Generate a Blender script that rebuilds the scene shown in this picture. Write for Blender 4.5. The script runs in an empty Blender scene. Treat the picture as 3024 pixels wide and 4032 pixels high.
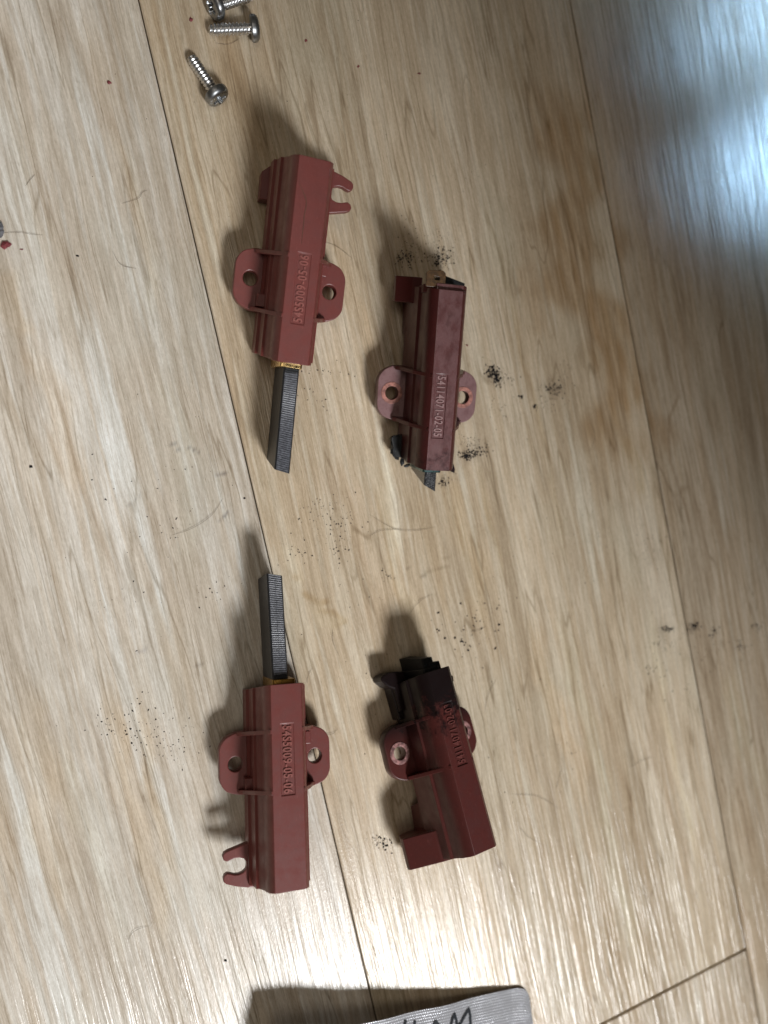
import bpy, bmesh, math, random
import numpy as np
from mathutils import Vector, Matrix

S = bpy.context.scene
COL = S.collection
MM = 0.001
rad = math.radians

# ------------------------------------------------------------------ camera
# A phone held 190 mm above the floor, tilted 18 degrees towards +X.
CAM_ROWS = ((0.948935, 0.004746, -0.315437), (0.0, 0.999887, 0.015044), (0.315473, -0.014276, 0.948827))
CAM_H = 190.0
cam = bpy.data.cameras.new('camera')
cam.sensor_fit = 'VERTICAL'
cam.sensor_height = 36.0
cam.sensor_width = 27.0
cam.lens = 2950.0 / 4032.0 * 36.0
cam.clip_start = 0.01
cam.clip_end = 20.0
cam.dof.use_dof = True
cam.dof.focus_distance = 0.183
cam.dof.aperture_fstop = 8.0
camo = bpy.data.objects.new('camera', cam)
COL.objects.link(camo)
m = Matrix([list(r) for r in CAM_ROWS]).to_4x4()
m.translation = Vector((0, 0, CAM_H * MM))
camo.matrix_world = m
S.camera = camo

# ------------------------------------------------------------------ light
S.view_settings.view_transform = 'Standard'
S.view_settings.look = 'None'
S.view_settings.exposure = 0.0
S.view_settings.gamma = 1.0
W = bpy.data.worlds.new('World')
S.world = W
W.use_nodes = True
bg = W.node_tree.nodes['Background']
bg.inputs['Color'].default_value = (1.0, 0.86, 0.68, 1)
bg.inputs['Strength'].default_value = 0.065


def lamp(name, kind, loc_mm, aim_mm, power, color, **kw):
    d = bpy.data.lights.new(name, kind)
    d.energy = power
    d.color = color
    for k, v in kw.items():
        setattr(d, k, v)
    o = bpy.data.objects.new(name, d)
    COL.objects.link(o)
    o.location = Vector(loc_mm) * MM
    o.rotation_euler = (Vector(aim_mm) - Vector(loc_mm)).to_track_quat('-Z', 'Y').to_euler()
    return o


# daylight from the room's window, down-right of the floor patch, low enough for long shadows
KEY = (331, -788, 880)
lamp('window_light', 'SPOT', KEY, (-70, -30, 0), 61.0, (0.99, 0.995, 1.0), spot_size=rad(50), spot_blend=1.0, shadow_soft_size=0.135)
# added soft fill lamp overhead, its cone kept narrow
lamp('fill_light', 'AREA', (-250, -40, 800), (-110, -80, 0), 0.16, (1.0, 0.90, 0.77), shape='DISK', size=0.6, spread=rad(48))
# added cold lamp at the upper right, making the glare in the glossy floor
lamp('glare_light', 'AREA', (500, 325, 285), (298, 226, 0), 1.9, (0.42, 0.70, 1.0), shape='DISK', size=0.17, spread=rad(31))


# ------------------------------------------------------------------ helpers
def px(x, y, z=0.0):
    """point of the photograph (3024 x 4032) on the plane z (mm), in mm"""
    c = Vector((x - 1512.0, 2016.0 - y, -2950.0))
    d = Matrix([list(r) for r in CAM_ROWS]) @ c
    t = (z - CAM_H) / d.z
    return Vector((d.x * t, d.y * t, z))


def tag(o, label=None, cat=None, group=None, kind=None):
    for k, v in (('label', label), ('category', cat), ('group', group), ('kind', kind)):
        if v:
            o[k] = v
    return o


def empty(name, label, cat, group=None, loc=(0, 0, 0)):
    o = bpy.data.objects.new(name, None)
    COL.objects.link(o)
    o.empty_display_size = 0.005
    o.location = Vector(loc) * MM
    return tag(o, label, cat, group)


def link(name, me, mat, parent=None, smooth=None):
    if mat is not None and not me.materials:
        me.materials.append(mat)
    o = bpy.data.objects.new(name, me)
    COL.objects.link(o)
    if parent is not None:
        o.parent = parent
    if smooth is not None:
        me.shade_smooth()
        me.set_sharp_from_angle(angle=rad(smooth))
    return o


def mesh(name, verts, faces):
    me = bpy.data.meshes.new(name)
    me.from_pydata([tuple(c * MM for c in v) for v in verts], [], faces)
    me.update()
    return me


def fix(me):
    bm = bmesh.new()
    bm.from_mesh(me)
    bmesh.ops.recalc_face_normals(bm, faces=bm.faces)
    bm.to_mesh(me)
    bm.free()
    return me


def bevel(o, w, seg=2, ang=32):
    md = o.modifiers.new('edge', 'BEVEL')
    md.width = w * MM
    md.segments = seg
    md.limit_method = 'ANGLE'
    md.angle_limit = rad(ang)
    md.use_clamp_overlap = True
    return o


def from_curve(cu):
    o = bpy.data.objects.new('tmp', cu)
    COL.objects.link(o)
    dg = bpy.context.evaluated_depsgraph_get()
    me = bpy.data.meshes.new_from_object(o.evaluated_get(dg))
    bpy.data.objects.remove(o)
    bpy.data.curves.remove(cu)
    me.materials.clear()
    return me


def plate(name, loops, z0, z1, rb=0.2):
    """flat plate with rounded rim: 2D outline loops (mm), holes included"""
    cu = bpy.data.curves.new(name, 'CURVE')
    cu.dimensions = '2D'
    cu.fill_mode = 'BOTH'
    for lp in loops:
        s = cu.splines.new('POLY')
        s.points.add(len(lp) - 1)
        for p, q in zip(s.points, lp):
            p.co = (q[0] * MM, q[1] * MM, 0, 1)
        s.use_cyclic_u = True
    h = (z1 - z0) / 2
    cu.extrude = (h - rb) * MM
    cu.bevel_depth = rb * MM
    cu.bevel_resolution = 1
    cu.offset = -rb * MM
    me = from_curve(cu)
    me.transform(Matrix.Translation((0, 0, (z0 + z1) / 2 * MM)))
    me.name = name
    return me


def circle(cx, cy, r, n=40):
    return [(cx + r * math.cos(2 * math.pi * i / n), cy + r * math.sin(2 * math.pi * i / n)) for i in range(n)]


def rounded(pts, r, n=5):
    """round every corner of a polygon"""
    out = []
    L = len(pts)
    for i in range(L):
        a, b, c = Vector(pts[i - 1]), Vector(pts[i]), Vector(pts[(i + 1) % L])
        u, v = (a - b), (c - b)
        k = min(r, u.length * .45, v.length * .45)
        p, q = b + u.normalized() * k, b + v.normalized() * k
        for j in range(n + 1):
            t = j / n
            out.append(tuple((1 - t) ** 2 * p + 2 * t * (1 - t) * b + t * t * q))
    return out


def prism(name, poly, axis, a, b, slant=0.0):
    """extrude a polygon along an axis ('x','y','z'); slant shears y by z"""
    n = len(poly)
    vs = []
    for t in (a, b):
        for p in poly:
            if axis == 'y':
                vs.append((p[0], t + slant * p[1], p[1]))
            elif axis == 'x':
                vs.append((t, p[0], p[1]))
            else:
                vs.append((p[0], p[1], t))
    fs = [tuple(range(n)), tuple(range(2 * n - 1, n - 1, -1))]
    fs += [(i, (i + 1) % n, n + (i + 1) % n, n + i) for i in range(n)]
    return fix(mesh(name, vs, fs))


def tube(name, pts, r, n=6, taper=0.35):
    """thin round strand along points (mm)"""
    P = [Vector(p) for p in pts]
    # resample with Catmull-Rom
    Q = []
    for i in range(len(P) - 1):
        p0, p1, p2, p3 = P[max(i - 1, 0)], P[i], P[i + 1], P[min(i + 2, len(P) - 1)]
        for j in range(6):
            t = j / 6
            Q.append(0.5 * ((2 * p1) + (p2 - p0) * t + (2 * p0 - 5 * p1 + 4 * p2 - p3) * t * t + (3 * p1 - p0 - 3 * p2 + p3) * t ** 3))
    Q.append(P[-1])
    vs, fs = [], []
    for i, q in enumerate(Q):
        d = (Q[min(i + 1, len(Q) - 1)] - Q[max(i - 1, 0)]).normalized()
        u = d.cross(Vector((0, 0, 1)))
        u = u.normalized() if u.length > 1e-6 else Vector((1, 0, 0))
        w = d.cross(u)
        e = min(i, len(Q) - 1 - i) / max(1, len(Q) * .25)
        rr = r * (taper + (1 - taper) * min(1, e))
        for k in range(n):
            a = 2 * math.pi * k / n
            vs.append(q + (u * math.cos(a) + w * math.sin(a)) * rr)
    for i in range(len(Q) - 1):
        for k in range(n):
            fs.append((i * n + k, i * n + (k + 1) % n, (i + 1) * n + (k + 1) % n, (i + 1) * n + k))
    fs.append(tuple(range(n)))
    fs.append(tuple(range(len(Q) * n - 1, len(Q) * n - 1 - n, -1)))
    return fix(mesh(name, vs, fs))


def crumb_mesh(name, items, seed):
    """items: (x, y, size mm); small angular grains lying on the floor"""
    rng = random.Random(seed)
    base = [(0, 0, 1), (.9, 0, .4), (.28, .86, .4), (-.73, .53, .4), (-.73, -.53, .4), (.28, -.86, .4), (.6, .4, 0), (-.3, .75, 0), (-.8, 0, 0), (-.3, -.75, 0), (.6, -.4, 0)]
    tri = [(0, 1, 2), (0, 2, 3), (0, 3, 4), (0, 4, 5), (0, 5, 1), (1, 6, 2), (2, 6, 7), (2, 7, 3), (3, 7, 8), (3, 8, 4), (4, 8, 9), (4, 9, 5), (5, 9, 10), (5, 10, 1), (1, 10, 6)]
    vs, fs = [], []
    for x, y, s in items:
        a = rng.random() * 6.28
        ex = rng.uniform(.65, 1.5)
        b = len(vs)
        for q in base:
            k = rng.uniform(.65, 1.25)
            u, v = q[0] * s * k * ex, q[1] * s * k / ex
            vs.append((x + u * math.cos(a) - v * math.sin(a), y + u * math.sin(a) + v * math.cos(a), q[2] * s * .8 * k + .01))
        fs += [tuple(b + i for i in t) for t in tri]
    return mesh(name, vs, fs)


# ------------------------------------------------------------------ node helpers
class NT:
    def __init__(self, name):
        self.m = bpy.data.materials.new(name)
        self.m.use_nodes = True
        self.t = self.m.node_tree
        self.b = self.t.nodes['Principled BSDF']

    def n(self, typ, **kw):
        nd = self.t.nodes.new(typ)
        for k, v in kw.items():
            setattr(nd, k, v)
        return nd

    def put(self, sock, val):
        if hasattr(val, 'is_output'):
            self.t.links.new(val, sock)
        elif isinstance(val, (tuple, list)) and len(val) == 3 and sock.type == 'RGBA':
            sock.default_value = (*val, 1)
        else:
            sock.default_value = val

    def math(self, op, a, b=0.0, c=0.0, clamp=False):
        nd = self.n('ShaderNodeMath', operation=op, use_clamp=clamp)
        self.put(nd.inputs[0], a)
        self.put(nd.inputs[1], b)
        self.put(nd.inputs[2], c)
        return nd.outputs[0]

    def noise(self, vec, scale=1.0, detail=2.0, rough=0.5, dist=0.0, out='Fac'):
        nd = self.n('ShaderNodeTexNoise')
        self.put(nd.inputs['Vector'], vec)
        nd.inputs['Scale'].default_value = scale
        nd.inputs['Detail'].default_value = detail
        nd.inputs['Roughness'].default_value = rough
        nd.inputs['Distortion'].default_value = dist
        return nd.outputs[out]

    def mapr(self, v, a, b, c, d, smooth=True):
        nd = self.n('ShaderNodeMapRange', interpolation_type='SMOOTHSTEP' if smooth else 'LINEAR')
        self.put(nd.inputs[0], v)
        for i, q in enumerate((a, b, c, d)):
            nd.inputs[i + 1].default_value = q
        return nd.outputs[0]

    def mix(self, fac, a, b, mode='MIX'):
        nd = self.n('ShaderNodeMix', data_type='RGBA', blend_type=mode)
        self.put(nd.inputs['Factor'], fac)
        self.put(nd.inputs[6], a)
        self.put(nd.inputs[7], b)
        return nd.outputs[2]

    def ramp(self, fac, stops):
        nd = self.n('ShaderNodeValToRGB')
        el = nd.color_ramp.elements
        while len(el) < len(stops):
            el.new(0.5)
        for e, (p, c) in zip(el, stops):
            e.position = p
            e.color = (*c, 1)
        self.put(nd.inputs[0], fac)
        return nd.outputs[0]

    def coords_mm(self):
        tc = self.n('ShaderNodeTexCoord')
        vm = self.n('ShaderNodeVectorMath', operation='SCALE')
        self.t.links.new(tc.outputs['Object'], vm.inputs[0])
        vm.inputs['Scale'].default_value = 1000.0
        return vm.outputs[0]

    def sep(self, v):
        nd = self.n('ShaderNodeSeparateXYZ')
        self.put(nd.inputs[0], v)
        return nd.outputs

    def comb(self, x, y, z):
        nd = self.n('ShaderNodeCombineXYZ')
        for s, q in zip(nd.inputs, (x, y, z)):
            self.put(s, q)
        return nd.outputs[0]

    def bump(self, h, strength=0.3, dist=0.1, normal=None):
        nd = self.n('ShaderNodeBump')
        nd.inputs['Strength'].default_value = strength
        nd.inputs['Distance'].default_value = dist * MM
        self.put(nd.inputs['Height'], h)
        if normal is not None:
            self.put(nd.inputs['Normal'], normal)
        return nd.outputs[0]

    def set(self, **kw):
        for k, v in kw.items():
            self.put(self.b.inputs[k], v)
        return self.m


# ------------------------------------------------------------------ materials
def wood_material():
    t = NT('vinyl_wood_plank')
    co = t.coords_mm()
    x, y, z = t.sep(co)
    seedn = t.n('ShaderNodeAttribute', attribute_type='OBJECT', attribute_name='seed')
    seed = seedn.outputs['Fac']
    tone = t.n('ShaderNodeAttribute', attribute_type='OBJECT', attribute_name='tone').outputs['Color']
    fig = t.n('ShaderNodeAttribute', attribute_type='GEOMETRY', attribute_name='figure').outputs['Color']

    def st(sx, sy, off, xx=None):
        return t.comb(t.math('MULTIPLY', xx if xx is not None else x, sx), t.math('MULTIPLY', y, sy), t.math('ADD', seed, off))
    w1 = t.noise(st(.035, .009, 0), detail=2)
    w2 = t.noise(st(.30, .055, 3), detail=3)
    xw = t.math('ADD', x, t.math('ADD', t.math('MULTIPLY', t.math('SUBTRACT', w1, .5), 4.5), t.math('MULTIPLY', t.math('SUBTRACT', w2, .5), 1.1)))
    A = t.noise(st(.15, .0065, 10, xw), detail=5, rough=.6)
    base = t.ramp(A, [(.30, (.47, .40, .315)), (.40, (.565, .49, .40)), (.46, (.68, .625, .545)), (.52, (.615, .535, .435)), (.58, (.545, .465, .37)), (.67, (.73, .70, .635))])
    bl = t.noise(st(.05, .02, 20), detail=3)
    base = t.mix(t.mapr(bl, .50, .72, 0, .55), base, (.63, .60, .52))
    bl2 = t.noise(st(.09, .012, 27, xw), detail=2)
    base = t.mix(t.mapr(bl2, .55, .75, 0, .5), base, (.55, .43, .30))
    B = t.noise(st(1.0, .045, 30, xw), detail=4, rough=.66)
    C = t.noise(st(3.0, .16, 40, xw), detail=4, rough=.7)
    f = t.math('MULTIPLY', t.mapr(B, .33, .62, .84, 1.05), t.mapr(C, .36, .62, .90, 1.04))
    D_ = t.noise(st(.045, .004, 160, xw), detail=2)
    f = t.math('MULTIPLY', f, t.mapr(D_, .36, .64, .89, 1.07))
    # thin dark veins that follow the grain
    for k, (s, lim) in enumerate(((.20, .012), (.34, .014), (.11, .009))):
        v = t.noise(st(s, .0075 + .002 * k, 50 + 7 * k, xw), detail=1.5)
        gate = t.noise(st(.10, .012, 71 + k), detail=1)
        line = t.mapr(t.math('ABSOLUTE', t.math('SUBTRACT', v, .5)), 0, lim, 1, 0)
        f = t.math('MULTIPLY', f, t.math('SUBTRACT', 1.0, t.math('MULTIPLY', t.math('MULTIPLY', line, t.mapr(gate, .42, .62, 0, 1)), .30)))
    # short pores and saw marks
    P = t.noise(st(4.2, .30, 90, x), detail=3, rough=.65)
    f = t.math('MULTIPLY', f, t.mapr(P, .56, .68, 1.0, .80))
    Q = t.noise(t.comb(t.math('MULTIPLY', xw, 2.6), t.math('MULTIPLY', y, .9), seed), detail=5, rough=.75)
    f = t.math('MULTIPLY', f, t.mapr(Q, .35, .68, .92, 1.06))
    col = t.mix(1.0, base, t.comb(f, t.math('POWER', f, 1.12), t.math('POWER', f, 1.3)), 'MULTIPLY')
    col = t.mix(1.0, col, tone, 'MULTIPLY')
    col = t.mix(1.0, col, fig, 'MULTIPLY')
    # embossed grain relief
    H1 = t.noise(st(.95, .016, 130, xw), detail=2, rough=.5)
    H2 = t.noise(st(4.2, .50, 140, xw), detail=3, rough=.6)
    H3 = t.noise(t.comb(t.math('MULTIPLY', x, 2.6), t.math('MULTIPLY', y, 1.9), seed), detail=2)
    h = t.math('ADD', t.math('MULTIPLY', t.mapr(H1, .42, .56, 0, 1), .85), t.math('ADD', t.math('MULTIPLY', H2, .42), t.math('MULTIPLY', H3, .30)))
    nrm = t.bump(h, .50, .15)
    rough = t.mapr(C, .3, .7, .25, .18)
    t.set(**{'Base Color': col, 'Roughness': rough, 'Specular IOR Level': .42, 'Normal': nrm})
    return t.m


def plastic(name, col, rough=.46, soot=None, dust=0.0, spec=.42, tint2=None):
    t = NT(name)
    co = t.coords_mm()
    x, y, z = t.sep(co)
    n1 = t.noise(co, .35, 4, .6)
    n2 = t.noise(co, 2.5, 3, .6)
    c = t.mix(t.mapr(n1, .35, .7, 0, 1), col, tint2 or tuple(k * .86 for k in col))
    c = t.mix(t.mapr(n2, .58, .78, 0, .35), c, tuple(min(1, k * 1.5 + .02) for k in col))
    n3 = t.noise(t.comb(t.math('MULTIPLY', x, .9), t.math('MULTIPLY', y, .55), t.math('ADD', z, 9)), 1.0, 6, .72)
    c = t.mix(t.mapr(n3, .60, .74, 0, .45), c, tuple(k * .42 for k in col))
    n4 = t.noise(t.comb(t.math('MULTIPLY', x, 4.0), t.math('MULTIPLY', y, .7), t.math('ADD', z, 21)), 1.0, 3, .6)
    c = t.mix(t.mapr(n4, .63, .72, 0, .30), c, tuple(min(1, k * 1.9 + .03) for k in col))
    r = t.mapr(n1, .3, .7, rough - .05, rough + .07)
    if dust:  # dust on upward faces, its mauve tint also painting in a sheen
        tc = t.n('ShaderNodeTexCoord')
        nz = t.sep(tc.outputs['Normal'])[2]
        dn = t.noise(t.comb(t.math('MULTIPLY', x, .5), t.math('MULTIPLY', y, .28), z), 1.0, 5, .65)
        dust_sheen = t.math('MULTIPLY', t.mapr(nz, .80, .97, 0, 1), t.mapr(dn, .30, .62, .35, 1.0))
        c = t.mix(t.math('MULTIPLY', dust_sheen, dust), c, (.235, .135, .138))
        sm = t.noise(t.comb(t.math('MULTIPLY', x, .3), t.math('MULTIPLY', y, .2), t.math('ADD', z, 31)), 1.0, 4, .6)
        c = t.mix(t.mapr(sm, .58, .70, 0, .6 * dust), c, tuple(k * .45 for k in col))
        r = t.math('SUBTRACT', r, t.math('MULTIPLY', dust_sheen, .06))
    if soot is not None:
        y0, y1, amt = soot
        sn = t.noise(co, .30, 4, .65)
        s2 = t.noise(co, 1.1, 5, .7)
        yy = t.math('ADD', y, t.math('ADD', t.math('MULTIPLY', t.math('SUBTRACT', sn, .5), 24.0), t.math('MULTIPLY', t.math('SUBTRACT', s2, .5), 14.0)))
        sm = t.math('MULTIPLY', t.mapr(yy, y0, y1, 0, 1), amt)
        low = t.math('MULTIPLY', t.mapr(t.math('ADD', z, t.math('MULTIPLY', t.math('SUBTRACT', sn, .5), 8)), 11.0, 2.0, 0, 1), t.mapr(y, y0 - 4, y0 + 6, 0, amt))
        mx = t.math('MAXIMUM', sm, low)
        c = t.mix(mx, c, (.007, .006, .0065))
        spec = t.math('SUBTRACT', spec, t.math('MULTIPLY', mx, spec * .55))
    g = t.noise(co, 6.0, 3, .6)
    t.set(**{'Base Color': c, 'Roughness': r, 'Specular IOR Level': spec, 'Normal': t.bump(g, .22, .05)})
    return t.m


def metal(name, col, rough=.3, dark=None, noise_scale=1.2, amount=.7):
    t = NT(name)
    co = t.coords_mm()
    n1 = t.noise(co, noise_scale, 4, .6)
    c = t.mix(t.mapr(n1, .42, .68, 0, amount), col, dark or tuple(k * .4 for k in col))
    t.set(**{'Base Color': c, 'Metallic': 1.0, 'Roughness': t.mapr(n1, .3, .7, rough - .06, rough + .12), 'Normal': t.bump(t.noise(co, 5, 2), .12, .04)})
    return t.m


def flat(name, col, rough=.6, spec=.4, var=.35, scale=2.0, bumpy=.2):
    t = NT(name)
    co = t.coords_mm()
    n1 = t.noise(co, scale, 4, .65)
    c = t.mix(t.mapr(n1, .35, .68, 0, 1), tuple(k * (1 - var) for k in col), tuple(min(1, k * (1 + var)) for k in col))
    t.set(**{'Base Color': c, 'Roughness': rough, 'Specular IOR Level': spec, 'Normal': t.bump(n1, bumpy, .06)})
    return t.m


M_WOOD = wood_material()
M_SUB = flat('dark_joint', (.045, .03, .02), .8, .2)
M_NEW = plastic('red_plastic_clean', (.172, .042, .036), .41, dust=.10, spec=.42)
M_OLD_DUSTY_SHEEN = plastic('red_plastic_dusty_sheen', (.078, .017, .016), .33, soot=(13, 26, .9), dust=.58, spec=.40)
M_OLD_SOOT = plastic('red_plastic_sooty', (.095, .023, .020), .38, soot=(3, 12, .94), spec=.34)
M_LET_NEW = plastic('rubbed_lettering_clean', (.30, .10, .086), .42, spec=.42)
M_LET_DUSTY = plastic('rubbed_lettering_dusty', (.34, .21, .21), .38, spec=.42)
M_LET_OLD = plastic('rubbed_lettering_sooty', (.16, .048, .042), .42, soot=(5, 14, .9), spec=.34)
M_FLANGE_DUSTY_SHEEN = plastic('red_plastic_flange_dusty_sheen', (.13, .05, .05), .33, dust=1.25, spec=.45)
M_RING = flat('bare_pink_plastic', (.36, .155, .125), .5, .4, .4, .9)
M_RING_D = flat('scuffed_pink_plastic', (.33, .17, .165), .5, .4, .6, .8)
M_CARBON = flat('carbon_block', (.017, .019, .023), .45, .45, .3, 3.0)
M_CARBON_RIB = flat('carbon_ribbed_face', (.105, .110, .128), .32, .7, .4, 1.6, .0)  # paler than the block: shine of the ribs put into the colour
M_CARBON_OLD = flat('worn_carbon', (.050, .052, .058), .24, 1.0, .7, 1.9, 1.0)
M_BRASS = metal('brass', (.86, .64, .30), .24, (.55, .34, .12))
M_BRASS_DULL = metal('dull_brass', (.34, .20, .05), .38, (.13, .07, .02))
M_TARNISH = metal('tarnished_copper', (.10, .16, .16), .30, (.03, .05, .06))
M_TERM = flat('oxidised_brown_terminal', (.085, .042, .014), .45, .5, .4, 1.0)
M_SOOT = flat('soot_black_plastic', (.008, .009, .010), .55, .3, .4, 1.0)
M_ZINC = metal('zinc_thread', (.74, .75, .76), .28, (.42, .42, .43), 1.6, .6)
M_HEAD = metal('dark_zinc_head', (.36, .375, .39), .30, (.20, .205, .21), .5, .8)
M_FOIL = metal('aluminium_foil', (.58, .59, .63), .20, (.48, .49, .53), .25, .6)
M_FOIL.node_tree.nodes['Principled BSDF'].inputs['Metallic'].default_value = 0.35
M_INK = flat('black_marker_ink', (.018, .022, .028), .45, .5, .2, 1.0)
M_HAIR = flat('brown_hair', (.11, .075, .045), .45, .5, .2, 1.0)
M_DUST = flat('carbon_crumbs', (.016, .014, .015), .8, .2, .5, 3.0)
M_FLAKE = flat('red_plastic_flake', (.20, .045, .05), .6, .3, .3, 2.0)
M_SHADE_TABLE = flat('shade_table_wood', (.07, .045, .03), .5, .4, .3, .05)
M_GREY = flat('grey_crumb', (.12, .12, .13), .6, .3, .4, 1.0)

# ------------------------------------------------------------------ floor of vinyl planks
UD = Vector((0.97454, 0.22422))     # across the planks
ANG = math.atan2(UD.y, UD.x)


def uv(P):
    """floor point (mm) -> plank coordinates: u across, w along (towards the top of the photo)"""
    return (P[0] * UD.x + P[1] * UD.y, -P[0] * UD.y + P[1] * UD.x)


def reg(x0, y0, s, pts):
    return [(x0 + a * s, y0 + b * s) for a, b in pts]


R_A = lambda p: reg(0, 1300, .603, p)
R_B = lambda p: reg(0, 2700, .603, p)
R_C = lambda p: reg(1000, 1800, .603, p)
R_D = lambda p: reg(1900, 900, .678, p)
R_E = lambda p: reg(1900, 2400, .738, p)
R_T = lambda p: reg(0, 0, .603, p)
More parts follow.
